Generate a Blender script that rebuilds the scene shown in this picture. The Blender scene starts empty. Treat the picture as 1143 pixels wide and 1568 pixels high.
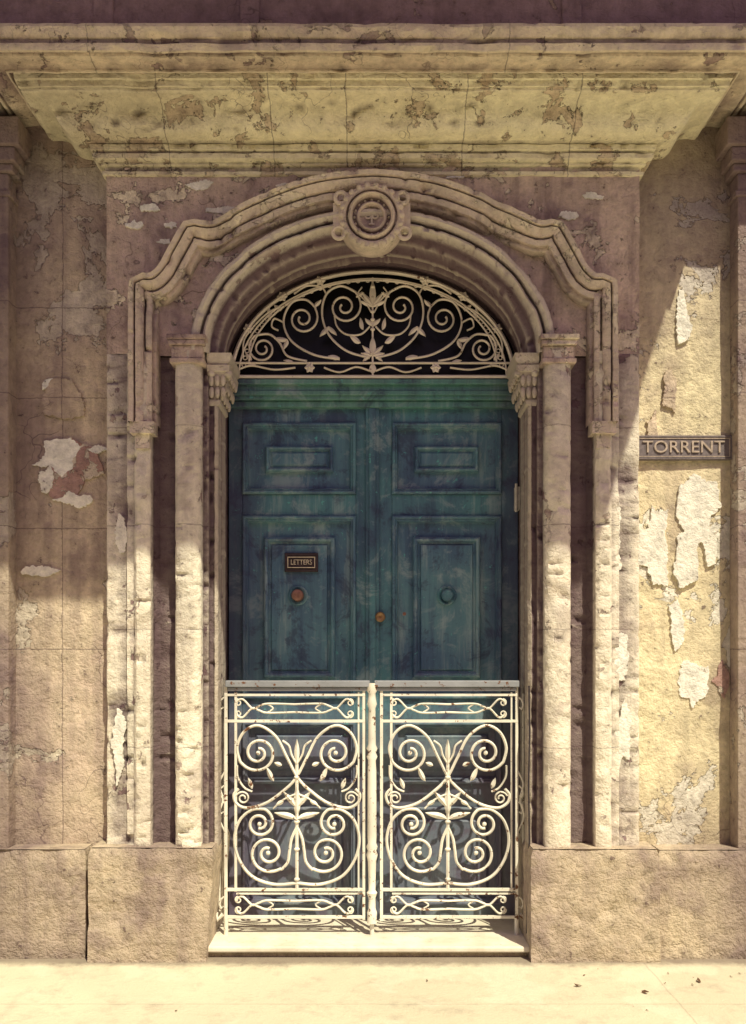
import bpy, math, random
from mathutils import Vector, noise
random.seed(3)
scene=bpy.context.scene
F=1350.0; CD=4.5; H=1.6; GZ=0.055
def X(px,y=0): return (px-571)/F*(CD+y)
def Z(py,y=0): return H-(py-1000)/F*(CD+y)
# ---------------------------------------------------------------- helpers
class NT:
    def __init__(s,name):
        s.m=bpy.data.materials.new(name); s.m.use_nodes=True
        s.t=s.m.node_tree; s.n=s.t.nodes; s.b=s.n['Principled BSDF']
        s.co=s.n.new('ShaderNodeTexCoord').outputs['Object']
    def link(s,a,b): s.t.links.new(a,b)
    def setv(s,sock,v):
        if isinstance(v,(int,float)): sock.default_value=v
        elif isinstance(v,(tuple,list)):
            sock.default_value=tuple(v)+((1,) if len(v)==3 and len(sock.default_value)==4 else ())
        else: s.link(v,sock)
    def mapping(s,scale,loc=(0,0,0)):
        n=s.n.new('ShaderNodeMapping'); s.link(s.co,n.inputs[0]); n.inputs['Scale'].default_value=scale; n.inputs['Location'].default_value=loc
        return n.outputs[0]
    def noise(s,scale,detail=4,rough=.55,dist=0,vec=None,col=False):
        n=s.n.new('ShaderNodeTexNoise'); s.link(vec or s.co,n.inputs['Vector'])
        n.inputs['Scale'].default_value=scale;n.inputs['Detail'].default_value=detail;n.inputs['Roughness'].default_value=rough;n.inputs['Distortion'].default_value=dist
        return n.outputs['Color' if col else 'Fac']
    def ramp(s,f,a,b,va=0,vb=1,smooth=False):
        n=s.n.new('ShaderNodeMapRange'); s.link(f,n.inputs[0])
        n.inputs[1].default_value=a;n.inputs[2].default_value=b;n.inputs[3].default_value=va;n.inputs[4].default_value=vb
        if smooth: n.interpolation_type='SMOOTHSTEP'
        return n.outputs[0]
    def math(s,op,a,b=0):
        n=s.n.new('ShaderNodeMath'); n.operation=op; s.setv(n.inputs[0],a); s.setv(n.inputs[1],b); return n.outputs[0]
    def mix(s,f,a,b,mode='MIX'):
        n=s.n.new('ShaderNodeMix'); n.data_type='RGBA'; n.blend_type=mode
        s.setv(n.inputs[0],f); s.setv(n.inputs[6],a); s.setv(n.inputs[7],b); return n.outputs[2]
    def sep(s,v=None):
        n=s.n.new('ShaderNodeSeparateXYZ'); s.link(v or s.co,n.inputs[0]); return n.outputs
    def voro(s,scale,vec):
        n=s.n.new('ShaderNodeTexVoronoi'); n.feature='DISTANCE_TO_EDGE'; s.link(vec,n.inputs['Vector']); n.inputs['Scale'].default_value=scale; return n.outputs['Distance']
    def addv(s,a,b):
        n=s.n.new('ShaderNodeVectorMath'); n.operation='ADD'; s.link(a,n.inputs[0]); s.link(b,n.inputs[1]); return n.outputs[0]
    def scalev(s,a,k):
        n=s.n.new('ShaderNodeVectorMath'); n.operation='SCALE'; s.link(a,n.inputs[0]); n.inputs['Scale'].default_value=k; return n.outputs[0]
    def bump(s,h,strength=.6,dist=.01):
        n=s.n.new('ShaderNodeBump'); s.link(h,n.inputs['Height']); n.inputs['Strength'].default_value=strength; n.inputs['Distance'].default_value=dist
        s.link(n.outputs[0],s.b.inputs['Normal'])
    def point(s): return s.n.new('ShaderNodeNewGeometry').outputs['Pointiness']
    def out(s,col,rough=.85,spec=.2,metal=0):
        s.setv(s.b.inputs['Base Color'],col); s.setv(s.b.inputs['Roughness'],rough); s.b.inputs['Specular IOR Level'].default_value=spec; s.b.inputs['Metallic'].default_value=metal
        return s.m

def plaster(name,A,B,under,peel=(5,.60),crack=1.6,crackamt=1.0,stain=.5,side=0,seed=0,lowdirt=.3,bumpk=1.0,edge=0,joints=(),groove_shade=0,hj=(),rimk=.55,lx=0,top=None,sootc=(.15,.10,.115),grain=.75):
    s=NT(name)
    v=s.mapping((1,1,1),(seed*3.1,seed*1.7,seed*2.3))
    n1=s.noise(1.3,4,.65,0,v); n3=s.noise(17,4,.75,0,v)
    col=s.mix(s.ramp(n1,.38,.62),A,B)
    col=s.mix(s.ramp(n3,.38,.70,0,grain),col,tuple(c*.48 for c in A))
    n2=s.noise(peel[0],6,.66,.35,v)
    m=s.ramp(n2,peel[1],peel[1]+.008)
    rim=s.ramp(n2,peel[1]-.008,peel[1],0,1)
    col=s.mix(s.math('MULTIPLY',s.math('SUBTRACT',rim,m),rimk),col,(.09,.06,.065))  # thin shadow line round each peeled patch, painted into the colour
    ucol=s.mix(s.ramp(n3,.4,.65,0,.8),under,tuple(c*.55 for c in under))
    col=s.mix(m,col,ucol)
    mb=s.ramp(n3,.655,.69)
    col=s.mix(s.math('MULTIPLY',mb,.7),col,(.13,.085,.085))
    sx=s.sep()
    cm=None
    if crackamt:
        dv=s.addv(v,s.scalev(s.noise(3.0,3,.65,0,v,True),.55))
        vd=s.voro(crack,dv)
        cm=s.math('MULTIPLY',s.ramp(vd,.001,.006,1,0),s.ramp(n1,.52,.57))
        cm=s.math('MULTIPLY',cm,crackamt)
    for k,js in ((0,joints),(2,hj)):
        for j in js:
            w=s.math('ABSOLUTE',s.math('SUBTRACT',s.math('ADD',sx[k],s.math('MULTIPLY',n3,.02)),j+.01))
            r=s.ramp(w,.001,.004,.75,0)
            cm=s.math('MAXIMUM',cm,r) if cm is not None else r
    if cm is not None: col=s.mix(s.math('MULTIPLY',cm,.8),col,(.06,.04,.045))
    st=s.ramp(s.noise(1.0,4,.65,0,s.mapping((6,6,.5),(seed,0,0))),.45,.72,0,stain,True)
    col=s.mix(st,col,sootc)
    n4=s.noise(2.6,4,.7,0,v)
    col=s.mix(s.ramp(n4,.52,.68,0,stain,True),col,(.15,.10,.12))
    if groove_shade:
        col=s.mix(s.ramp(s.math('ADD',sx[1],s.math('MULTIPLY',n3,.03)),.005,.05,0,groove_shade,True),col,(.12,.075,.09))  # shade and grime of deep grooves painted into the colour
    if lowdirt:
        z=s.math('ADD',sx[2],s.math('MULTIPLY',n1,.5))
        col=s.mix(s.ramp(z,.85,1.3,lowdirt,0,True),col,(.22,.15,.12))
    if top: # shade under the overhanging stone painted in, with some staining
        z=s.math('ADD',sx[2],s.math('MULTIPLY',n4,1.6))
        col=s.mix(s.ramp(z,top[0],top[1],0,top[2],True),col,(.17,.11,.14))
    if side:  # vignette painted in, with staining, darker towards both frame edges
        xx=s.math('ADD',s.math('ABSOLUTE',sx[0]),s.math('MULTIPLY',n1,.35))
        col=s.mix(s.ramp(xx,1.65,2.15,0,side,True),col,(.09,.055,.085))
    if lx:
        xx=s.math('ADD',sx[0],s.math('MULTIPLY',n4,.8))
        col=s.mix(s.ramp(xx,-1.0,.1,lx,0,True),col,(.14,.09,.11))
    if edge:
        p=s.point()  # paints highlight and wear on edges, shade and dirt in creases
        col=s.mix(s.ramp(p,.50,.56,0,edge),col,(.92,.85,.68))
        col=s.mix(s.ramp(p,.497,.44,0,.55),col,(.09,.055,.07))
    h=s.math('ADD',s.math('MULTIPLY',m,-.7),s.math('MULTIPLY',n3,1.0))
    h=s.math('ADD',h,s.math('MULTIPLY',s.noise(75,2,.6,0,v),.25))
    h=s.math('ADD',h,s.math('MULTIPLY',n4,1.3))
    s.bump(h,.95*bumpk,.014)
    return s.out(col,.92,.12)

M_wallL=plaster('plaster_left',(.86,.74,.54),(.70,.57,.46),(.94,.87,.70),(2.0,.59),1.2,.8,.42,.6,1,.25,1.2,0,(-1.62,),0,(1.62,2.25,2.93,3.4),.3,0,(3.0,5.2,.45))  # half shade of the left bay painted in as darker plaster
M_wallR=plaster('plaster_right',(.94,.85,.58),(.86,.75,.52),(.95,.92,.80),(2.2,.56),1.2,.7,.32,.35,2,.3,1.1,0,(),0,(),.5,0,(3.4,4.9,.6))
M_sur=plaster('surround_stucco',(.78,.64,.52),(.60,.47,.43),(.92,.83,.66),(4.5,.575),1.3,.7,.62,0,3,.15,1.5,0,(),0,(),.5)
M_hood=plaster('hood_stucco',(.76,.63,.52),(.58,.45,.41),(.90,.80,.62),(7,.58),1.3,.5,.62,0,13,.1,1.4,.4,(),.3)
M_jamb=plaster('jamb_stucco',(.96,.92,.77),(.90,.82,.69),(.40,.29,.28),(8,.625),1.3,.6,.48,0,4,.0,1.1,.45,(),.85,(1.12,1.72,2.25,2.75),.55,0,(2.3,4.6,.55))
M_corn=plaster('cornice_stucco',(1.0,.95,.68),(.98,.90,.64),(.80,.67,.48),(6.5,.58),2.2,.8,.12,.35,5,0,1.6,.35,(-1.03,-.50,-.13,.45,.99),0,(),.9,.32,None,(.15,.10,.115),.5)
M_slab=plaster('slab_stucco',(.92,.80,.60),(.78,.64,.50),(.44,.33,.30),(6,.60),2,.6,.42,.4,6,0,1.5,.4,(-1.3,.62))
M_band=plaster('upper_stucco',(.42,.30,.33),(.30,.21,.25),(.50,.38,.34),(4,.63),2,.6,.5,0,12,0,1.3)  # overhead shade and vignette painted in as dark stucco
M_plinth=plaster('plinth_render',(.66,.56,.41),(.50,.41,.34),(.70,.60,.45),(3,.72),1.0,.3,.38,.5,7,0,1.7)
M_patch=plaster('bare_patch',(.97,.96,.88),(.94,.91,.80),(.7,.6,.48),(9,.68),3,0,.06,0,8,0)
M_red=plaster('red_patch',(.44,.27,.24),(.54,.38,.33),(.64,.56,.46),(12,.56),3,0,.3,0,9,0)

def mk_ground():
    s=NT('pavement_concrete')
    n=s.noise(.9,4,.65); n2=s.noise(9,4,.7)
    c=s.mix(s.ramp(n,.35,.65),(.70,.66,.49),(.60,.56,.42))
    c=s.mix(s.ramp(n2,.5,.75,0,.5),c,(.36,.31,.25))
    c=s.mix(s.ramp(s.noise(2.1,4,.6),.55,.60,0,.35),c,(.78,.74,.58))
    sx=s.sep(); y=sx[1]
    for k,js in ((0,(-1.9,1.35)),(1,(-.62,))):
        for j in js:
            w=s.math('ABSOLUTE',s.math('SUBTRACT',s.math('ADD',sx[k],s.math('MULTIPLY',n2,.02)),j+.01))
            c=s.mix(s.ramp(w,.001,.006,.3,0),c,(.2,.16,.13))
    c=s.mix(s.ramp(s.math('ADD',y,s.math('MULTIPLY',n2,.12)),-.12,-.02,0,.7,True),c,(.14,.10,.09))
    s.bump(s.math('ADD',n2,s.math('MULTIPLY',s.noise(90,2),.5)),.8,.008)
    return s.out(c,.9,.15)
M_ground=mk_ground()
def mk_step():
    s=NT('doorstep_marble'); n=s.noise(6,4,.65)
    c=s.mix(s.ramp(n,.4,.7),(.84,.80,.68),(.66,.60,.48))
    c=s.mix(s.ramp(s.noise(22,4,.7),.6,.7,0,.5),c,(.30,.22,.17))
    s.bump(n,.4,.004); return s.out(c,.6,.3)
M_step=mk_step()
def mk_door(name,A,B,C,seed):
    s=NT(name); v=s.mapping((1,1,1),(seed*2,seed,seed))
    n=s.noise(2.0,4,.65,0,v)
    g=s.noise(1,5,.7,0,s.mapping((11,11,1.0),(seed,0,0)))
    sx=s.sep()
    c=s.mix(s.ramp(n,.38,.60),A,B)
    c=s.mix(s.ramp(g,.48,.66,0,.6),c,C)
    c=s.mix(s.ramp(g,.45,.30,0,.6),c,(.36,.48,.50))
    sc=s.noise(4,5,.78,.5,v)
    c=s.mix(s.ramp(sc,.53,.64,0,.55),c,(.34,.44,.48))
    c=s.mix(s.ramp(sc,.46,.38,0,.6),c,(.035,.04,.10))
    c=s.mix(s.ramp(s.noise(26,4,.7,0,v),.65,.68,0,.7),c,(.13,.50,.47))
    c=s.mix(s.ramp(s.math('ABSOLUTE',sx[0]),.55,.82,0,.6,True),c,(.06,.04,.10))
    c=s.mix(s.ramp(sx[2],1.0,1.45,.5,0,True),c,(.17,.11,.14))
    s.bump(s.math('ADD',g,s.math('MULTIPLY',sc,.8)),.5,.004)
    return s.out(c,s.ramp(n,.3,.7,.33,.55),.45)
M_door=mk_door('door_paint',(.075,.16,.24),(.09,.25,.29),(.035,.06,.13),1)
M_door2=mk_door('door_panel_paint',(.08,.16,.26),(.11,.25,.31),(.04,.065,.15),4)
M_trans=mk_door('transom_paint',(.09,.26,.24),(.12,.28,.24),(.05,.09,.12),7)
def mk_iron(name,A,rustt,rough=.55):
    s=NT(name); n=s.noise(26,4,.7)
    m=s.ramp(n,rustt,rustt+.05)
    c=s.mix(s.ramp(s.noise(5,3),.35,.7),A,tuple(k*.72 for k in A))
    c=s.mix(m,c,(.16,.07,.035))
    s.bump(n,.5,.004); return s.out(c,rough,.35)
M_gate=mk_iron('gate_paint',(.94,.91,.80),.59)
M_gtop=mk_iron('gate_handrail_paint',(.34,.36,.40),.60)
M_lun=mk_iron('grille_paint',(.97,.88,.76),.63)
def simple(name,c,r=.6,metal=0,spec=.3,sc=30):
    s=NT(name); n=s.noise(sc,4,.65)
    col=s.mix(s.ramp(n,.35,.7),c,tuple(k*.6 for k in c)); s.bump(n,.3,.002); return s.out(col,r,spec,metal)
M_black=simple('dark_glass',(.006,.006,.008),.35)
M_dark=simple('interior_dark',(.02,.017,.02),.9)
M_brass=simple('old_brass',(.60,.38,.20),.38,.7)
M_copper=simple('knob_patina',(.40,.22,.17),.45,.4)
M_platedark=simple('plate_dark',(.07,.05,.06),.5,.2)
M_sign=simple('sign_slate',(.20,.17,.18),.7,0,.3,60)
M_signr=simple('sign_relief',(.52,.43,.36),.7,0,.3,60)
M_letr=simple('plate_relief',(.80,.72,.56),.6,0,.3,60)
M_leaf=simple('dead_leaf',(.16,.09,.05),.8)
M_white=simple('hinge_white',(.7,.66,.58),.6)
M_cable=simple('cable_black',(.05,.04,.05),.6)
M_opp=simple('opposite_plaster',(.45,.38,.30),.9,0,.1,2)

class MB:
    def __init__(s): s.v=[]; s.f=[]; s.mi=[]; s.cur=0
    def add(s,vs,fs):
        o=len(s.v); s.v+= [tuple(q) for q in vs]; s.f+=[tuple(i+o for i in f) for f in fs]; s.mi+=[s.cur]*len(fs)
    def box(s,x0,x1,y0,y1,z0,z1):
        vs=[(x,y,z) for x in(x0,x1) for y in (y0,y1) for z in (z0,z1)]
        s.add(vs,[(0,1,3,2),(4,6,7,5),(0,4,5,1),(2,3,7,6),(0,2,6,4),(1,5,7,3)])
    def grid(s,rows,closed=False):
        n=len(rows[0]); vs=[p for r in rows for p in r]; fs=[]
        for i in range(len(rows)-1):
            for j in range(n if closed else n-1):
                k=(j+1)%n
                fs.append((i*n+j,i*n+k,(i+1)*n+k,(i+1)*n+j))
        s.add(vs,fs)
    def tube(s,pts,r,sides=6,depth=None,taper=None):
        rows=[]; n=len(pts)
        for i,p in enumerate(pts):
            a=Vector(pts[max(0,i-1)]); b=Vector(pts[min(n-1,i+1)]); t=(b-a)
            if t.length<1e-7: t=Vector((0,0,1))
            t.normalize(); up=Vector((0,1,0)) if abs(t.y)<.9 else Vector((1,0,0)); sd=t.cross(up).normalized(); up=sd.cross(t)
            rr=r*(taper(i/(n-1)) if taper else 1); dd=(depth or r)*(taper(i/(n-1)) if taper else 1)
            rows.append([tuple(Vector(p)+sd*math.cos(q)*rr+up*math.sin(q)*dd) for q in [2*math.pi*(k+.5)/sides for k in range(sides)]])
        s.grid(rows,True)
        o=len(s.v)-len(rows)*sides
        s.f.append(tuple(range(o,o+sides))); s.f.append(tuple(range(len(s.v)-sides,len(s.v)))); s.mi+=[s.cur]*2
    def ball(s,c,rx,ry,rz,nu=10,nv=7):
        rows=[]
        for i in range(nv+1):
            t=math.pi*i/nv
            rows.append([(c[0]+rx*math.sin(t)*math.cos(2*math.pi*j/nu),c[1]+ry*math.sin(t)*math.sin(2*math.pi*j/nu),c[2]+rz*math.cos(t)) for j in range(nu)])
        s.grid(rows,True)
    def rings(s,x0,x1,z0,z1,prof,fill=True):
        rows=[]
        for ins,y in prof:
            rows.append([(x0+ins,y,z0+ins),(x1-ins,y,z0+ins),(x1-ins,y,z1-ins),(x0+ins,y,z1-ins)])
        s.grid(rows,True)
        if fill: o=len(s.v)-4; s.f.append((o,o+1,o+2,o+3)); s.mi.append(s.cur)
    def lathe(s,c,prof,n=28):
        rows=[[(c[0]+r*math.cos(2*math.pi*j/n),y,c[1]+r*math.sin(2*math.pi*j/n)) for j in range(n)] for r,y in prof]
        s.grid(rows,True)
    def sweep(s,path,prof):
        s.grid([[(p[0]+n[0]*a,y,p[1]+n[1]*a) for a,y in prof] for p,n in path])
    def erode(s,amp=.02,sc=7,thr=.18,fine=.0025,seed=0,start=0):
        for i in range(start,len(s.v)):
            x,y,z=s.v[i]; q=Vector((x*sc+seed,y*sc,z*sc)); e=max(0,noise.noise(q)-thr)*amp
            q2=Vector((x*26+seed,y*26,z*26)); e+=max(0,noise.noise(q2)-.30)*amp*1.1
            g=noise.noise(Vector((x*22,y*22+seed,z*22)))*fine
            g2=noise.noise(Vector((x*30+9,y*22+seed,z*30)))*fine*.5
            s.v[i]=(x+g2,y+e+g,z+g*.6)
    def build(s,name,mats,parent=None,smooth=False,bevel=0,angle=35):
        me=bpy.data.meshes.new(name); me.from_pydata(s.v,[],s.f)
        mats=mats if isinstance(mats,list) else [mats]
        for m in mats: me.materials.append(m)
        for p,i in zip(me.polygons,s.mi): p.material_index=i
        import bmesh
        bm=bmesh.new(); bm.from_mesh(me); bmesh.ops.recalc_face_normals(bm,faces=bm.faces); bm.to_mesh(me); bm.free()
        ob=bpy.data.objects.new(name,me); scene.collection.objects.link(ob)
        if smooth:
            for p in me.polygons: p.use_smooth=True
            try: me.set_sharp_from_angle(angle=math.radians(angle))
            except Exception: pass
        if bevel:
            b=ob.modifiers.new('bevel','BEVEL'); b.width=bevel; b.segments=2; b.limit_method='ANGLE'; b.angle_limit=math.radians(40)
        if parent: ob.parent=parent
        return ob
def empty(name):
    e=bpy.data.objects.new(name,None); scene.collection.objects.link(e); return e
def catmull(P,n=8):
    out=[]; Q=[P[0]]+list(P)+[P[-1]]
    for i in range(1,len(Q)-2):
        a,b,c,d=Q[i-1:i+3]
        for k in range(n):
            t=k/n
            out.append(tuple(.5*((2*b[j])+(-a[j]+c[j])*t+(2*a[j]-5*b[j]+4*c[j]-d[j])*t*t+(-a[j]+3*b[j]-3*c[j]+d[j])*t**3) for j in (0,1)))
    out.append(tuple(P[-1])); return out
def spiral(cx,cy,r1,r0,a0,turns,d,n=40):
    return [(cx+(r1+(r0-r1)*(i/n)**.8)*math.cos(math.radians(a0)+d*2*math.pi*turns*i/n),
             cy+(r1+(r0-r1)*(i/n)**.8)*math.sin(math.radians(a0)+d*2*math.pi*turns*i/n)) for i in range(n+1)]
def text_mesh(txt,size,loc,mat,parent,name,ext=.003,sx=1):
    cu=bpy.data.curves.new(name,'FONT'); cu.body=txt; cu.size=size; cu.extrude=ext; cu.align_x='CENTER'; cu.align_y='CENTER'
    o=bpy.data.objects.new(name+'_t',cu); scene.collection.objects.link(o)
    bpy.context.view_layer.update()
    me=bpy.data.meshes.new_from_object(o.evaluated_get(bpy.context.evaluated_depsgraph_get()))
    bpy.data.objects.remove(o)
    for v in me.vertices:
        x,y,z=v.co; v.co=(loc[0]+x*sx,loc[1]-z,loc[2]+y)
    me.materials.clear(); me.materials.append(mat)
    ob=bpy.data.objects.new(name,me); scene.collection.objects.link(ob); ob.parent=parent; return ob

HOUSE=empty('townhouse_facade')
WY=.10
# ---------------------------------------------------------------- walls
for sg,mat,nm in ((-1,M_wallL,'wall_left_bay'),(1,M_wallR,'wall_right_bay')):
    mb=MB(); rows=[]
    xs=[1.34+.03*i for i in range(30)]+[2.4,4,8]; zs=[.02+.05*i for i in range(93)]+[5,7]
    for z in zs:
        rows.append([(sg*x,WY+.014*noise.noise(Vector((x*2.3,sg*5,z*2.3)))+.006*noise.noise(Vector((x*9,sg*5,z*9))),z) for x in xs])
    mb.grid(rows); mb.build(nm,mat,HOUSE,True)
mb=MB(); mb.box(-8,8,.55,.8,0,7); mb.box(-1.4,1.4,.12,.54,4.0,7); mb.box(-8,8,.13,.55,6.9,7)
mb.box(-1.45,-.86,.13,.54,0,4.0); mb.box(.86,1.45,.13,.54,0,4.0); mb.box(-8,-7.9,.13,.54,0,6.9); mb.box(7.9,8,.13,.54,0,6.9)
mb.build('masonry_core',M_dark,HOUSE)
for sg in (-1,1):
    mb=MB(); a,b=sorted((sg*1.862,sg*2.25))
    mb.box(a,b,.0,.12,.6,4.05); mb.box(a-.03,b+.03,-.02,.12,4.05,4.09); mb.box(a-.015,b+.015,-.01,.12,3.93,3.96)
    mb.box(a-.05,b+.05,-.05,.12,4.09,4.16); mb.box(a-.08,b+.08,-.07,.12,4.16,4.30)
    mb.build('end_pilaster_'+('l' if sg<0 else 'r'),M_wallL,HOUSE,False,.006)
# ---------------------------------------------------------------- jambs
ZS=3.127; AO_,BO=.80,.593
prof=[(1.36,.14),(1.36,.005),(1.352,0),(1.30,0),(1.256,0),(1.252,-.014),(1.212,-.018),(1.210,-.03),(1.195,-.046),(1.17,-.05),(1.145,-.046),(1.128,-.034),(1.125,.03),(1.10,.055),(1.06,.055),(1.03,.055),(1.008,.055),
 (1.005,-.02),(.998,-.040),(.985,-.052),(.96,-.060),(.93,-.062),(.905,-.058),(.885,-.048),(.872,-.03),(.870,.025),(.845,.025),(.842,.055),(.825,.055),(.815,.045),(.802,.06),(.80,.075),(.80,.15),(.808,.155),(.812,.17),(.80,.185),(.80,.28),(.815,.285),(.815,.46)]
for sg in (-1,1):
    mb=MB(); rows=[]; n=190
    for i in range(n+1):
        z=.60+(ZS-.60)*i/n
        rows.append([(sg*x,y,z) for x,y in prof])
    mb.grid(rows); mb.erode(.045,5,.20,.002,seed=sg*7+20)
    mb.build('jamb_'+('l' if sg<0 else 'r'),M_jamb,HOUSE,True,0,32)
    mb=MB(); a,b=sorted((sg*.855,sg*1.02))
    def flare(z0,z1,e,y0,a=a,b=b): mb.box(a-e,b+e,y0,.06,z0,z1)
    flare(3.06,3.085,.004,-.070); flare(3.085,3.15,-.004,-.062); flare(3.15,3.175,.008,-.078); flare(3.175,3.20,.016,-.088)
    mb.erode(.02,9,.2,.002); mb.build('impost_'+('l' if sg<0 else 'r'),M_sur,HOUSE,False,.005)
    mb=MB(); x0=sg*.80
    st=[(2.875,.0),(2.885,.012),(2.905,.012),(2.91,.004),(2.95,.012),(2.99,.024),(3.02,.040),(3.04,.05),(3.045,.062),(3.075,.066),(3.08,.05),(3.10,.07),(3.135,.075)]
    rows=[]
    for z,e in st:
        xi=x0-sg*e
        rows.append([(x0+sg*.05,.05-e*.6,z),(xi,.05-e*.6,z),(xi,.29+e*.3,z),(x0+sg*.05,.29+e*.3,z)])
    mb.grid(rows); o=len(mb.v); mb.f.append((o-4,o-3,o-2,o-1)); mb.mi.append(0)
    for k in range(4):
        yy=.06+.07*k
        for zz,e,r in ((2.93,.02,.022),(2.985,.035,.024),(3.03,.055,.018)):
            mb.ball((x0-sg*e,yy+(0 if zz!=2.985 else .03),zz),.012,r*.8,r*1.3,8,6)
    for k in range(3):
        for zz,e in ((2.94,.02),(3.0,.03)):
            mb.ball((x0+sg*(.03-.03*k+.0),.045-e*.6,zz),.014,.012,.03,8,6)
    mb.ball((x0-sg*.055,.035,3.035),.022,.02,.022); mb.ball((x0+sg*.03,.025,3.035),.02,.018,.02)
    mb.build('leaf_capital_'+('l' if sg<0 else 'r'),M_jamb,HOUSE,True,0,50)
# ---------------------------------------------------------------- archivolt
def ell(t,a=AO_,b=BO):
    p=(a*math.cos(t),ZS+b*math.sin(t)); n=Vector((math.cos(t)/a,math.sin(t)/b)).normalized(); return (p,(n.x,n.y))
path=[ell(math.pi*i/220) for i in range(221)]
ap=[(.015,.46),(.015,.285),(0,.28),(0,.19),(-.010,.185),(-.012,.165),(0,.155),(0,.075),(.004,.06),(.02,.05),(.035,.04),(.038,.0),(.048,-.03),(.060,-.04),(.070,-.035),(.072,-.012),(.084,-.012),(.086,-.05),(.10,-.064),(.115,-.062),(.127,-.045),(.13,.0),(.13,.06)]
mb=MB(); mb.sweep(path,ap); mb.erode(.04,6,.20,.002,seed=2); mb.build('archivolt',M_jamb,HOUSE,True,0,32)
# ---------------------------------------------------------------- hood moulding
leftpts=[(222,652),(222,600),(222,540),(222,480),(222,447)]
s1=catmull([(222,447),(243,446),(262,430),(278,402),(298,366)],6)
s2=catmull([(298,366),(322,368),(360,352),(410,328),(460,309),(500,299),(540,294),(571,292)],7)
hp=[]
for q in leftpts[:-1]+s1[:-1]+s2: hp.append((X(q[0]),Z(q[1])))
HL=hp[:]; full=hp+[(-x,z) for x,z in reversed(hp[:-1])]
def dens(P,d=.014):
    o=[]
    for a,b in zip(P,P[1:]):
        n=max(1,int(math.dist(a,b)/d))
        o+=[(a[0]+(b[0]-a[0])*k/n,a[1]+(b[1]-a[1])*k/n) for k in range(n)]
    return o+[P[-1]]
full=dens(full)
pp=[]
for i,p in enumerate(full):
    a=full[max(0,i-1)]; b=full[min(len(full)-1,i+1)]; t=Vector((b[0]-a[0],b[1]-a[1])).normalized(); pp.append((p,(-t.y,t.x)))
hprof=[(-.066,.05),(-.066,.0),(-.06,-.012),(-.045,-.016),(-.043,-.038),(-.02,-.045),(-.014,-.042),(-.012,-.018),(-.006,-.018),(-.004,-.055),(.012,-.068),(.030,-.076),(.033,-.056),(.038,-.056),(.040,-.088),(.06,-.094),(.066,-.08),(.066,.02)]
mb=MB(); mb.sweep(pp,hprof)
for sg in (-1,1):
    cx=sg*abs(X(222)); mb.box(cx-.06,cx+.06,-.07,.02,Z(668),Z(650)); mb.box(cx-.035,cx+.035,-.05,.02,Z(690),Z(667))
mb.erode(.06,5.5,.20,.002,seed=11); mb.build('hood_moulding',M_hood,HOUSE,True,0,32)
# ---------------------------------------------------------------- tympanum wall
def zh(x):
    x=-abs(x)
    for a,b in zip(HL,HL[1:]):
        if b[0]>a[0] and a[0]<=x<=b[0]: return a[1]+(b[1]-a[1])*(x-a[0])/(b[0]-a[0])
    return HL[-1][1]
mb=MB()
xs=[-1.36+2.72*i/160 for i in range(161)]
def jit(x,z): return .008*noise.noise(Vector((x*3,1,z*3)))+.004*noise.noise(Vector((x*14,1,z*14)))
colsA=[];colsB=[]
for x in xs:
    ax=abs(x)
    lo=ZS if ax>X(222)*-1 else zh(x)
    colsA.append([(x,jit(x,z),z) for z in [lo+(4.16-lo)*k/24 for k in range(25)]])
    if ax<1.15:
        e=ZS if ax>=.92 else ZS+(BO+.12)*math.sqrt(max(0,1-(ax/.92)**2))
        hi=max(zh(x),e+.005)
        colsB.append([(x,.035+jit(x,z),z) for z in [e+(hi-e)*k/10 for k in range(11)]])
mb.grid(colsA); mb.grid(colsB)
mb.box(-1.36,-1.355,.002,.14,ZS,4.2); mb.box(1.355,1.36,.002,.14,ZS,4.2)
mb.build('frieze_panel',M_sur,HOUSE,True,0,40)
# ---------------------------------------------------------------- cornice
def mitre(prof,half,name,mat,amp=.05,seed=0,seg=.018):
    rows=[]
    for p,z in prof:
        w=half+p; pts=[]
        n2=int(2*half/seg); n1=16
        pts+=[(-w,WY+.05-(WY+.05+p)*k/n1,z) for k in range(n1)]
        pts+=[(-w+2*w*k/n2,-p,z) for k in range(n2)]
        pts+=[(w,-p+(WY+.05+p)*k/n1,z) for k in range(n1+1)]
        rows.append(pts)
    mb=MB(); mb.grid(rows)
    for i in range(len(mb.v)):
        x,y,z=mb.v[i]; e=max(0,noise.noise(Vector((x*5+seed,z*9,seed+y*3)))-.2)*amp
        e+=max(0,noise.noise(Vector((x*16+seed,z*22,seed+y*16)))-.25)*amp*.9
        g=noise.noise(Vector((x*20,y*20,z*20)))*.003
        mb.v[i]=(x+g,y+e+g,z+e*.35+g)
    return mb.build(name,mat,HOUSE,True,0,32)
cove=[(.0,4.03),(.014,4.035),(.016,4.05),(.004,4.055),(.004,4.075),(.022,4.08),(.022,4.09),(.036,4.092),(.05,4.10),(.052,4.122),(.044,4.125),(.044,4.135),(.060,4.138),(.064,4.160),(.058,4.166)]
for k in range(1,22):
    t=k/21; cove.append((.062+.245*t+.022*math.sin(t*math.pi*2),4.168+.104*t-.020*math.sin(t*math.pi*2)))
cove+=[(.312,4.274),(.314,4.285),(.324,4.287),(.326,4.312),(.336,4.316),(.338,4.36)]
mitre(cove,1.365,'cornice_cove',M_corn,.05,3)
slab=[(.30,4.345),(.35,4.343),(.352,4.33),(.36,4.33),(.362,4.342),(.40,4.342),(.455,4.338),(.46,4.35),(.47,4.352),(.475,4.343),(.49,4.342),(.495,4.36),(.495,4.372),(.480,4.376),(.480,4.398),(.49,4.402),(.502,4.42),(.507,4.44),(.50,4.458),(.44,4.462),(.38,4.464)]
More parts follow.
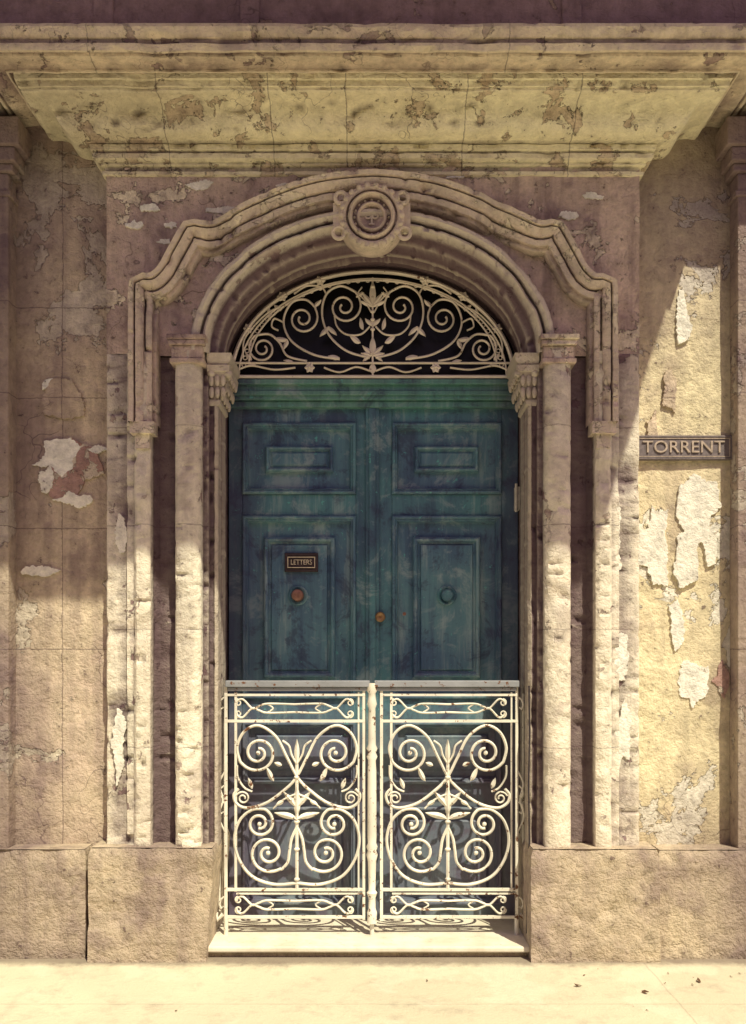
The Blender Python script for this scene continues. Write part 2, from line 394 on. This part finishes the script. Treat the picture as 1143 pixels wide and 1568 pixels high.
mitre(slab,1.365,'cornice_slab',M_slab,.05,8)
mb=MB(); mb.box(-1.75,1.75,-.385,.1,4.455,5.5)
for xx in (-.62,.88,-1.3): mb.box(xx,xx+.09,-.40,-.38,4.46,5.4)
mb.build('upper_band',M_band,HOUSE,False,.006)
mb=MB()
for sg in (-1,1):
    a,b=sorted((sg*1.88,sg*4)); mb.box(a,b,-.385,.1,4.42,4.52); mb.box(a,b,-.2,.1,4.36,4.419)
mb.build('side_cornice',M_slab,HOUSE,False,.006)
mb=MB(); mb.box(-3.2,2.24,-2.14,.1,5.60,5.72); mb.box(-3.2,2.2,-2.10,.1,5.721,5.76)  # unseen overhang, added and sized to cast the facade shadow
for xx in (-2.6,-1.2,.9,1.9): mb.box(xx,xx+.18,-1.1,.1,5.35,5.599)
mb.build('shadow_overhang',M_slab,HOUSE,False,.006)
# house across the street (behind the camera)
OY=-9.0
mb=MB(); mb.box(-16,16,OY-3,OY,0,6.2); mb.box(-16.2,16.2,OY-3.2,OY+.25,6.201,6.4)
for xx in range(-14,15,4):
    mb.cur=1
    mb.box(xx-.55,xx+.55,OY-.05,OY+.01,3.6,5.4); mb.box(xx-.55,xx+.55,OY-.05,OY+.01,.9,2.6)
    mb.cur=0
    for z0,z1 in ((3.6,5.4),(.9,2.6)):
        mb.box(xx-.68,xx-.551,OY-.05,OY+.07,z0,z1); mb.box(xx+.551,xx+.68,OY-.05,OY+.07,z0,z1); mb.box(xx-.75,xx+.75,OY-.05,OY+.12,z0-.12,z0-.002); mb.box(xx-.75,xx+.75,OY-.05,OY+.12,z1+.002,z1+.14)
mb.build('opposite_house',[M_opp,M_black],None,False)
# ---------------------------------------------------------------- medallion
mb=MB(); cx,cz=X(569,-.1),Z(326,-.1)
mb.lathe((cx,cz),[(.165,.03),(.165,-.06),(.158,-.075),(.14,-.085),(.13,-.08),(.127,-.06),(.12,-.06),(.117,-.085),(.108,-.095),(.098,-.085),(.095,-.055),(.078,-.052),(.074,-.07),(.066,-.076),(.06,-.066),(.057,-.045),(.0,-.043)],40)
for k in range(22):
    a=2*math.pi*k/22; mb.ball((cx+.150*math.cos(a),-.078,cz+.150*math.sin(a)),.016,.014,.016,8,6)
for k in range(16):
    a=2*math.pi*k/16; mb.ball((cx+.087*math.cos(a),-.055,cz+.087*math.sin(a)),.007,.008,.007,6,5)
def ring(c,r,y,tr,n=18,a0=0,a1=360): return [(c[0]+r*math.cos(math.radians(a0+(a1-a0)*i/n)),y,c[1]+r*math.sin(math.radians(a0+(a1-a0)*i/n))) for i in range(n+1)]
mb.tube(ring((cx-.018,cz+.012),.014,-.048,0),.005); mb.tube(ring((cx+.018,cz+.012),.014,-.048,0),.005); mb.tube(ring((cx,cz+.028),.012,-.048,0),.005)
mb.tube([(cx,-.048,cz+.02),(cx,-.048,cz-.035)],.006); mb.tube([(cx-.014,-.048,cz-.03),(cx+.014,-.048,cz-.03)],.005)
for sg in (-1,1):
    mb.box(cx+sg*.15-.045,cx+sg*.15+.045,-.06,.03,cz-.05,cz+.07)
    mb.tube(ring((cx+sg*.165,cz-.085),.03,-.07,0),.010); mb.tube(ring((cx+sg*.155,cz+.09),.028,-.07,0),.011)
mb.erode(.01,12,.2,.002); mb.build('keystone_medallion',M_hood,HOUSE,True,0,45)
# ---------------------------------------------------------------- plinths
def plinth(name,x0,x1,y0,top,flare0=0,flare1=0):
    mb=MB(); rows=[]; nz=18; nx=max(4,int((x1-x0)/.03))
    for i in range(nz+1):
        z=GZ-.05+(top-GZ+.05)*i/nz; t=1-i/nz
        a=x0-flare0*t; b=x1+flare1*t; yy=y0-.012*t
        r=.012 if i==nz else 0
        row=[(a+r,.5,z)]+[(a+r,.5+(yy-.5)*k/6,z) for k in range(1,6)]+[(a+(b-a)*k/nx+(r if k==0 else -r if k==nx else 0),yy+r,z) for k in range(nx+1)]+[(b-r,yy+(.5-yy)*k/6,z) for k in range(1,6)]+[(b-r,.5,z)]
        rows.append(row)
    mb.grid(rows)
    mb.grid([[(x0+.012,.5,top+.004),(x1-.012,.5,top+.004)],[(x0+.012,y0+.012,top+.004),(x1-.012,y0+.012,top+.004)]])
    mb.erode(.04,6,.22,.006,seed=x0*3)
    return mb.build(name,M_plinth,HOUSE,True,0,40)
plinth('plinth_jamb_l',-1.425,-.795,-.09,.62,.0,-.045)
plinth('plinth_jamb_r',.79,1.435,-.09,.615,0,0)
plinth('plinth_wall_l',-3,-1.455,-.035,.60)
plinth('plinth_wall_r',1.44,3,-.04,.60)
# ---------------------------------------------------------------- patches of lost paint
PC=[0]
def patch(mb,px,py,rx,ry,seed,y,mi=0,thick=.003):
    PC[0]+=1; thick=thick+.0004*(PC[0]%12)
    rr=random.Random(seed*17+5)
    mb.cur=mi; c=Vector((X(px,y),Z(py,y))); k=(CD+y)/F
    nb=rr.randint(8,13); base=[]
    for i in range(nb):
        a=2*math.pi*(i+rr.uniform(-.35,.35))/nb; f=rr.uniform(.5,1.2); base.append((rx*k*f*math.cos(a),ry*k*f*math.sin(a)))
    out=[]
    for i in range(nb):
        a=base[i]; b=base[(i+1)%nb]; L=math.dist(a,b); ns=8
        for j in range(ns):
            t=j/ns; q=rr.uniform(-1,1)*min(L*.09,.007)
            out.append((c.x+a[0]+(b[0]-a[0])*t-(b[1]-a[1])/max(L,1e-5)*q,c.y+a[1]+(b[1]-a[1])*t+(b[0]-a[0])/max(L,1e-5)*q))
    n=len(out)
    rows=[[(x,y+.014,z) for x,z in out],[(x,y-thick,z) for x,z in out],[(c.x+(x-c.x)*.5,y-thick-.0002,c.y+(z-c.y)*.5) for x,z in out]]
    mb.grid(rows,True); o=len(mb.v); mb.f.append(tuple(range(o-n,o))); mb.mi.append(mi)
mb=MB()
for i,(a,b,c,d,m) in enumerate([(105,720,58,46,1),(90,700,42,30,0),(74,588,18,9,0),(95,612,40,44,2),(62,874,36,7,0),(150,688,16,6,0),(115,765,44,12,0),(70,735,14,24,0),
   (1005,843,28,66,0),(1070,770,34,56,0),(1052,850,26,58,0),(1036,950,16,50,0),(1062,1050,24,46,0),(1107,1042,18,34,1),(1000,655,9,30,2),(1026,598,14,38,2),(1045,490,14,50,0),(1090,830,14,38,0)]):
    patch(mb,a,b,c,d,i+1,WY-.009,m,.001)
mb.build('wall_paint_patches',[M_patch,M_red,M_wallL],HOUSE)
mb=MB()
for i,(a,b,c,d,m) in enumerate([(306,284,22,9,0),(228,318,24,7,0),(345,322,32,8,0),(205,345,14,7,0),(262,345,10,5,0),(250,370,12,5,0),(905,300,18,7,0),(870,330,16,7,0),(700,270,20,5,0),(440,285,16,5,0)]):
    patch(mb,a,b,c,d,i+30,-.005,m,.001)
mb.build('frieze_paint_patches',[M_patch],HOUSE)
mb=MB()
for i,(a,b,c,d) in enumerate([(940,800,14,44),(940,850,12,44),(936,920,10,44),(946,1010,17,54),(950,1130,18,55),(182,1150,12,60),(185,820,11,30)]):
    patch(mb,a,b,c,d,i+50,-.005,0,.0005)
mb.build('jamb_paint_patches',[M_patch],HOUSE)
# ---------------------------------------------------------------- sign
SG=empty('house_name_sign'); y=WY-.02
mb=MB(); x0,x1,z0,z1=X(970,y),X(1122,y),Z(704,y),Z(667,y)
mb.rings(x0,x1,z0,z1,[(0,WY+.02),(0,y-.004),(.003,y-.008),(.010,y-.008),(.013,y-.003),(.016,y-.003)]); mb.build('plaque',M_sign,SG)
mb=MB(); mb.rings(x0+.016,x1-.016,z0+.014,z1-.014,[(0,y-.002),(0,y-.007),(.004,y-.007),(.004,y-.002)],False); mb.build('rim',M_signr,SG)
text_mesh('TORRENT',.088,((x0+x1)/2,y-.006,(z0+z1)/2),M_signr,SG,'lettering',.004,1.08)
# ---------------------------------------------------------------- doorstep, pavement
mb=MB(); mb.box(-.865,.84,-.045,.5,.085,.115); mb.build('doorstep',M_step,None,False,.008)
mb=MB(); mb.box(-.85,.82,-.015,.45,GZ-.02,.084); mb.build('step_riser',M_plinth,HOUSE,False,.004)
mb=MB(); mb.grid([[(-150,-150,GZ),(150,-150,GZ)],[(-150,.6,GZ),(150,.6,GZ)]])
mb.build('pavement',M_ground)
mb=MB()
for i in range(16):
    px=random.choice([random.uniform(0,1143),random.uniform(850,1143)]); yy=random.uniform(-.75,-.12); xx=(px-571)/F*(CD+yy); r=random.uniform(.003,.009) if i>2 else .02
    if i==0: xx,yy=.95,-.42
    if i==1: xx,yy=1.53,-.36
    a=random.uniform(0,6.28)
    pts=[(xx+r*q*math.cos(a)-r*w*math.sin(a),yy+r*q*math.sin(a)+r*w*math.cos(a),GZ+.003+h*r) for q,w,h in ((-1,0,.2),(-.4,.45,.5),(.4,.4,.1),(1,0,.6),(.4,-.4,.3),(-.4,-.4,0))]
    mb.add(pts,[(0,1,2,3,4,5)])
mb.build('fallen_leaves',M_leaf)
# ---------------------------------------------------------------- door
DOOR=empty('wooden_double_door'); dy=.42
dx=lambda p:X(p,dy); dz=lambda p:Z(p,dy)
mb=MB()
def leaf(x0,x1,pa,pb):
    zt,zb=dz(622),.118; P=[(648,757),(790,1070),(1105,1200),(1235,1385)]
    mb.cur=0
    mb.box(dx(x0),dx(pa),dy,dy+.04,zb,zt); mb.box(dx(pb),dx(x1),dy,dy+.04,zb,zt)
    prev=zt
    for a,b in P:
        mb.box(dx(pa)+.0008,dx(pb)-.0008,dy+.001,dy+.04,dz(a),prev); prev=dz(b)
    mb.box(dx(pa)+.0008,dx(pb)-.0008,dy+.001,dy+.04,zb,prev)
    mb.cur=1
    for i,(a,b) in enumerate(P):
        A=(dx(pa),dx(pb),dz(b),dz(a))
        base=[(0,dy+.001),(0,dy-.014),(.006,dy-.022),(.016,dy-.022),(.021,dy-.010),(.026,dy-.014),(.032,dy+.0),(.036,dy+.024)]
        if i==0: pr=base+[(.10,dy+.028),(.126,dy+.028),(.129,dy+.002),(.136,dy-.006),(.146,dy-.002),(.150,dy+.016),(.155,dy+.018),(.168,dy+.008)]
        elif i==1: pr=base+[(.09,dy+.028),(.116,dy+.028),(.120,dy-.002),(.130,dy-.010),(.142,dy-.004),(.146,dy+.014),(.158,dy+.018),(.163,dy+.004),(.175,dy+.004)]
        else: pr=base+[(.07,dy+.024),(.085,dy+.008),(.10,dy+.010)]
        w=min(A[1]-A[0],A[3]-A[2])/2-.01; pr=[q for q in pr if q[0]<w]
        mb.rings(*A,pr)
leaf(350,570,371,545); leaf(573,793,600,768)
mb.cur=0
mb.box(dx(560),dx(580),dy-.018,dy-.001,.118,dz(624)); mb.box(dx(565),dx(575),dy-.028,dy-.0185,.118,dz(626))
mb.build('leaves',[M_door,M_door2],DOOR,False,.0025)
mb=MB(); ty=.36
Zt=lambda p:Z(p,ty)
mb.box(-.812,.812,ty,.46,Zt(612),Zt(583)); mb.box(-.812,.812,ty-.022,ty-.001,Zt(590),Zt(582)); mb.box(-.812,.812,ty-.012,ty-.001,Zt(606),Zt(599)); mb.box(-.812,.812,ty+.02,.46,Zt(622),Zt(612.5))
mb.build('transom',M_trans,DOOR,False,.004)
mb=MB()
for cxp,nm in ((456,0),(684,1)):
    c=(dx(cxp),dz(912)); mb.cur=1
    mb.lathe(c,[(.055,dy+.01),(.055,dy-.008),(.048,dy-.014),(.038,dy-.010),(.034,dy-.004)],24)
    mb.cur=0 if nm==0 else 1; mb.lathe(c,[(.033,dy-.004),(.030,dy-.02),(.034,dy-.035),(.028,dy-.048),(.012,dy-.052),(.0,dy-.05)],24)
mb.cur=2; c=(dx(582),dz(945)); mb.lathe(c,[(.028,dy-.015),(.028,dy-.035),(.022,dy-.042),(.008,dy-.040),(.006,dy-.03),(0,dy-.03)],24)
c=(dx(619),dz(940)); mb.cur=0; mb.lathe(c,[(.010,dy),(.010,dy-.008),(.004,dy-.009),(0,dy-.004)],12)
mb.build('knobs_and_lock',[M_copper,M_door,M_brass],DOOR,True)
mb=MB(); A=(dx(436),dx(487),dz(876),dz(847)); mb.rings(*A,[(0,dy+.02),(0,dy-.012),(.004,dy-.016),(.014,dy-.016),(.017,dy-.010),(.019,dy-.010)]); mb.build('letter_plate',M_platedark,DOOR)
mb=MB(); mb.rings(A[0]+.016,A[1]-.016,A[2]+.022,A[3]-.022,[(0,dy-.010),(0,dy-.018),(.004,dy-.018),(.004,dy-.0105)],False); mb.build('letter_plate_rim',M_letr,DOOR)
text_mesh('LETTERS',.040,((A[0]+A[1])/2,dy-.013,(A[2]+A[3])/2),M_letr,DOOR,'letter_plate_text',.003,.80)
mb=MB(); mb.box(.785,.812,.36,.41,Z(781,.38),Z(746,.38)); mb.tube([(.788,.352,Z(785,.38)),(.788,.352,Z(742,.38))],.008,8); mb.build('hinge',M_white,DOOR,False,.002)
mb=MB(); mb.box(-.815,.815,.425,.44,ZS-.03,3.8); mb.build('fanlight_glass',M_black,DOOR)
# ---------------------------------------------------------------- fanlight grille
gy=.35
def W(pts,y): return [(X(a,y),y,Z(b,y)) for a,b in pts]
def leafshape(mb,x,yv,L,w,ang,y,th=.006,bend=0):
    n=8; a=math.radians(ang); rows=[]
    for i in range(n+1):
        t=i/n; ww=w*math.sin(math.pi*t)**.8*.5*(1.25-.5*t)+.4 if 0<t<1 else .4
        off=bend*math.sin(t*math.pi/2)*t
        cxp=x+math.cos(a)*L*t-math.sin(a)*off; cyp=yv+math.sin(a)*L*t+math.cos(a)*off
        l=(cxp-math.sin(a)*ww,cyp+math.cos(a)*ww); r=(cxp+math.sin(a)*ww,cyp-math.cos(a)*ww)
        rows.append([(X(l[0],y),y,Z(l[1],y)),(X(cxp,y),y-th,Z(cyp,y)),(X(r[0],y),y,Z(r[1],y)),(X(cxp,y),y+th,Z(cyp,y))])
    mb.grid(rows,True)
CXL=570.5
def both(f,cx):
    f(lambda p:[(a,b) for a,b in p],1); f(lambda p:[(2*cx-a,b) for a,b in p],-1)
mb=MB()
def arc(a,b,cy=579,t0=0,t1=180,n=70): return [(CXL+a*math.cos(math.radians(t0+(t1-t0)*i/n)),cy-b*math.sin(math.radians(t0+(t1-t0)*i/n))) for i in range(n+1)]
mb.tube(W(arc(216,163),gy),.011,6,.012); mb.tube(W(arc(205,150,577),gy),.005,6,.008)
mb.tube(W(arc(190,133,562,2,178),gy),.0055,6,.008)
for i in range(40):
    t=math.radians(5+170*i/39); mb.tube([(X(CXL+198*math.cos(t),gy)+.011*math.cos(q),gy,Z(571-142*math.sin(t),gy)+.011*math.sin(q)) for q in [k*math.pi/4 for k in range(9)]],.003,5)
for yv,r in ((577,.010),(556,.006)): mb.tube(W([(360,yv),(470,yv),(670,yv),(781,yv)],gy),r,6,.010)
def half(M,sg):
    T=lambda p,r=.0062,**k: mb.tube(W(M(p),gy),r,6,.009,**k)
    T(catmull([(566,548),(530,537),(503,512),(493,480),(500,450),(522,438),(546,448)],8)[:-1]+spiral(527,470,28,5,-49,1.75,1))
    T(catmull([(520,550),(480,543),(446,522),(434,492),(446,464),(468,459),(484,472)],8)[:-1]+spiral(463,488,25,5,-38,1.7,1))
    T(catmull([(470,553),(440,545),(428,525),(412,512),(390,514)],8)[:-1]+spiral(402,534,23,5,-122,1.8,-1))
    T(catmull([(434,494),(420,488),(416,500),(426,506)],6),.005)
    T(catmull([(372,548),(374,520),(392,496),(412,478),(430,470)],6),.005)
    T(catmull([(566,500),(552,512),(530,512),(516,500),(512,484)],6),.005)
    T(catmull([(450,450),(470,438),(492,440),(500,452)],6),.005)
    T(catmull([(365,566),(385,560),(420,566),(452,563)],6),.005); T(catmull([(496,563),(520,570),(545,562),(566,568)],6),.005)
    for c in ((490,430),(432,454),(380,503),(474,563)):
        for k in range(6):
            an=k*60; leafshape(mb,M([c])[0][0],c[1],8,6,an,gy-.004,.006)
        q=M([c])[0]; mb.ball((X(q[0],gy),gy-.01,Z(q[1],gy)),.009,.009,.009)
    for (x,yv,L,w,a,bd) in ((503,500,20,7,120,4),(503,500,18,6,60,-4),(440,520,20,7,170,5),(440,520,16,6,100,3),(552,525,20,8,200,5),(414,490,20,7,250,4),(482,470,14,6,300,3),(545,455,14,6,330,0),(392,560,16,6,200,0),(450,555,16,6,180,3),(520,548,18,7,175,4),(556,505,18,6,240,5),(385,552,14,6,230,0),(430,476,14,6,220,0)):
        p=M([(x,yv)])[0]; leafshape(mb,p[0],p[1],L,w,a if sg>0 else 180-a,gy,.008,bd*sg)
    T([(568,478),(560,462),(548,448),(554,440)],.004)
both(half,CXL)
mb.tube(W([(CXL,576),(CXL,425)],gy),.006)
for yv,L,w,a in ((468,38,9,-90),(545,30,9,-90),(572,16,10,-90)): leafshape(mb,CXL,yv,L,w,a,gy,.010)
for sg in (-1,1):
    for yv,L,a in ((470,28,-62),(470,22,-35),(545,22,-55),(545,18,-25),(500,16,-60),(540,20,30)): leafshape(mb,CXL,yv,L,6.5,a if sg>0 else 180-a,gy,.009,4*sg)
for yv in (478,490,505,440): mb.ball((X(CXL,gy),gy-.006,Z(yv,gy)),.013,.012,.009)
mb.build('fanlight_grille',M_lun,None,True,0,50)
# ---------------------------------------------------------------- gate
GATE=empty('wrought_iron_gate'); ty=.15
mb=MB()
def V(x,a,b,r=.009,d=None): mb.tube([(X(x,ty),ty,Z(a,ty)),(X(x,ty),ty,Z(b,ty))],r,4,d or r)
def Hh(yv,a,b,r=.006,d=.012): mb.tube([(X(a,ty),ty,Z(yv,ty)),(X(b,ty),ty,Z(yv,ty))],r*1.3,4,d)
def gl(x0,x1):
    c=(x0+x1)/2
    V(x0+6,1052,1410,.011); V(x0+21,1060,1365,.009); V(x1-4,1052,1408,.010); V(x1-12,1060,1365,.006)
    Hh(1064,x0+4,x1-2,.0065); Hh(1104,x0+4,x1-2,.0075); Hh(1362,x0+4,x1-2,.0075); Hh(1404,x0+4,x1-2,.0075); Hh(1368,x0+22,x1-4,.004)
    for (ya,yb) in ((1068,1101),(1370,1401)):
        ym=(ya+yb)/2
        for s_ in (-1,1):
            M=lambda p:[(c+s_*(a),b) for a,b in p]
            w=(x1-x0)/2-22
            mb.tube(W(M(catmull([(0,ym-6),(w-48,ym-7),(w-34,ym-3),(w-24,ym),(w-10,ya+3),(w-2,ya+5),(w,ya+11)],6)),ty),.0058,6,.009)
            mb.tube(W(M(catmull([(0,ym+6),(w-48,ym+7),(w-34,ym+3),(w-24,ym),(w-10,yb-3),(w-2,yb-5),(w,yb-11)],6)),ty),.0058,6,.009)
            mb.tube(W(M(spiral(w-3,ya+8,6,2,-90,1.2,1,16)),ty),.004); mb.tube(W(M(spiral(w-3,yb-8,6,2,90,1.2,-1,16)),ty),.004)
            mb.tube(W(M(catmull([(w-48,ym-6),(w-56,ym),(w-48,ym+6)],5)),ty),.0045)
    k=(x1-x0-40)/180.
    cc=c+4 if x0<500 else c-1
    for s_ in (-1,1):
        M=lambda p:[(cc-s_*k*(460-a),b) for a,b in p]
        T=lambda p,r=.0078: mb.tube(W(M(p),ty),r,6,.011)
        T(catmull([(549,1208),(556,1217),(552,1230),(536,1237),(508,1230),(482,1212),(462,1192),(445,1160),(428,1128),(402,1111),(380,1120),(369,1144),(374,1168)],8)[:-1]+spiral(401,1153,30,7,150,1.65,-1,60),.0082)
        T(catmull([(460,1352),(425,1354),(392,1342),(372,1316),(365,1285),(373,1256),(392,1240),(412,1239)],8)[:-1]+spiral(403,1261,23,7,-62,1.45,1,50),.0082)
        T(catmull([(459,1268),(452,1284),(449,1302),(446,1320),(436,1332)],8)[:-1]+spiral(416,1306,31,7,52,1.65,1,60),.0082)
        T(catmull([(369,1172),(370,1190),(380,1206),(392,1212)],6),.0055)
        T(spiral(378,1222,11,3,-160,1.5,1,24),.005)
        T(catmull([(460,1215),(440,1224),(424,1238)],6),.005)
        T(catmull([(460,1170),(452,1156),(448,1142),(438,1134)],6),.006)
        for (x,yv,L,w,a,bd) in ((459,1254,34,9,208,-7),(459,1236,30,8,240,-5),(425,1196,24,7,232,4),(392,1208,18,6,250,0),(440,1226,14,6,150,0),(437,1172,12,6,200,0)):
            p=M([(x,yv)])[0]; leafshape(mb,p[0],p[1],L,w,a if s_>0 else 180-a,ty-.002,.010,bd*s_)
        for a,b in ((401,1153),(403,1262),(416,1306)):
            q=M([(a,b)])[0]; mb.ball((X(q[0],ty),ty,Z(q[1],ty)),.012,.010,.012)
    mb.tube(W([(cc,1360),(cc,1150)],ty),.0095,6)
    leafshape(mb,cc,1250,48,10,-90,ty-.003,.013); leafshape(mb,cc,1168,36,7,-90,ty-.003,.012)
    for yv in (1190,1258,1300,1346): mb.ball((X(cc,ty),ty-.004,Z(yv,ty)),.016,.014,.010)
gl(340,561); gl(578,795)
for sg,xx in ((-1,345),(1,792)):
    for yv in (1080,1215,1240,1385):
        p=[(xx+sg*a,b) for a,b in [(2,yv-12),(7,yv-8),(9,yv),(6,yv+6),(3,yv+3)]]
        mb.tube(W(p,ty),.005)
    mb.tube(W(catmull([(xx,1180),(xx+sg*9,1200),(xx+sg*4,1225),(xx+sg*10,1250),(xx,1275)],6),ty),.005)
    mb.tube(W([(xx+sg*9,1062),(xx+sg*9,1395)],ty+.03),.006)
    mb.tube(W([(xx+sg*4,1400),(xx+sg*12,1408),(xx+sg*14,1398)],ty),.012)
px=569.5
zs=[1046,1058,1062,1070,1078,1084,1100,1130,1140,1146,1152,1158,1164,1180,1280,1290,1296,1302,1308,1318,1350,1362,1366,1374,1390,1396,1402,1412]
rs=[.024,.026,.018,.020,.026,.018,.019,.020,.020,.029,.020,.029,.020,.023,.024,.022,.030,.022,.030,.022,.019,.018,.028,.018,.019,.026,.024,.026]
rows=[[(X(px,ty)+r*math.cos(q),ty-.01+r*math.sin(q),Z(v,ty)) for q in [2*math.pi*j/16 for j in range(16)]] for v,r in zip(zs,rs)]
mb.grid(rows,True)
mb.tube([(X(px,ty),ty,Z(1412,ty)),(X(px,ty),ty,.10)],.012,8)
for xx in (346,791): mb.tube([(X(xx,ty),ty,Z(1405,ty)),(X(xx,ty),ty,.10)],.012,8)
mb.build('scrollwork',M_gate,GATE,True,0,50)
mb=MB()
for a,b in ((346,566),(573,794)):
    mb.box(X(a,ty),X(b,ty),ty-.028,ty+.022,Z(1052,ty),Z(1042,ty)); mb.box(X(a+3,ty),X(b-3,ty),ty-.016,ty+.012,Z(1058,ty),Z(1052.5,ty))
mb.build('handrail',M_gtop,GATE,False,.004)
mb=MB()
mb.tube([(.80,.02,Z(1050,.02)),(.803,.02,Z(1120,.02)),(.798,.02,Z(1200,.02)),(.802,.02,Z(1290,.02)),(.79,.03,.16)],.005)
mb.build('wall_cable',M_cable,None,True)
# ---------------------------------------------------------------- light, world, camera
d=Vector((-.32,.60,-1)).normalized()
L=bpy.data.lights.new('sun','SUN'); L.energy=5; L.angle=math.radians(.5); L.color=(1,.92,.67)
so=bpy.data.objects.new('sun',L); scene.collection.objects.link(so); so.rotation_euler=d.to_track_quat('-Z','Y').to_euler(); so.location=(3,-3,9)
w=bpy.data.worlds.new('World'); scene.world=w; w.use_nodes=True; nt=w.node_tree
sky=nt.nodes.new('ShaderNodeTexSky'); sky.sky_type='NISHITA'; sky.sun_disc=False
sky.sun_elevation=math.asin(-d.z); sky.sun_rotation=math.atan2(-d.x,-d.y); sky.dust_density=2
mx=nt.nodes.new('ShaderNodeMix'); mx.data_type='RGBA'; mx.blend_type='MULTIPLY'; mx.inputs[0].default_value=1
nt.links.new(sky.outputs[0],mx.inputs[6]); mx.inputs[7].default_value=(1.25,.80,.92,1)
bg=nt.nodes['Background']; nt.links.new(mx.outputs[2],bg.inputs[0]); bg.inputs[1].default_value=.095
cam=bpy.data.cameras.new('camera'); co=bpy.data.objects.new('camera',cam); scene.collection.objects.link(co)
co.location=(0,-CD,H); co.rotation_euler=(math.radians(90),0,0)
cam.sensor_fit='VERTICAL'; cam.sensor_height=36; cam.sensor_width=36; cam.lens=36*F/1568; cam.shift_y=216/1568; cam.shift_x=0; cam.clip_end=1000
scene.camera=co
scene.view_settings.view_transform='Standard'; scene.view_settings.look='None'; scene.view_settings.exposure=0
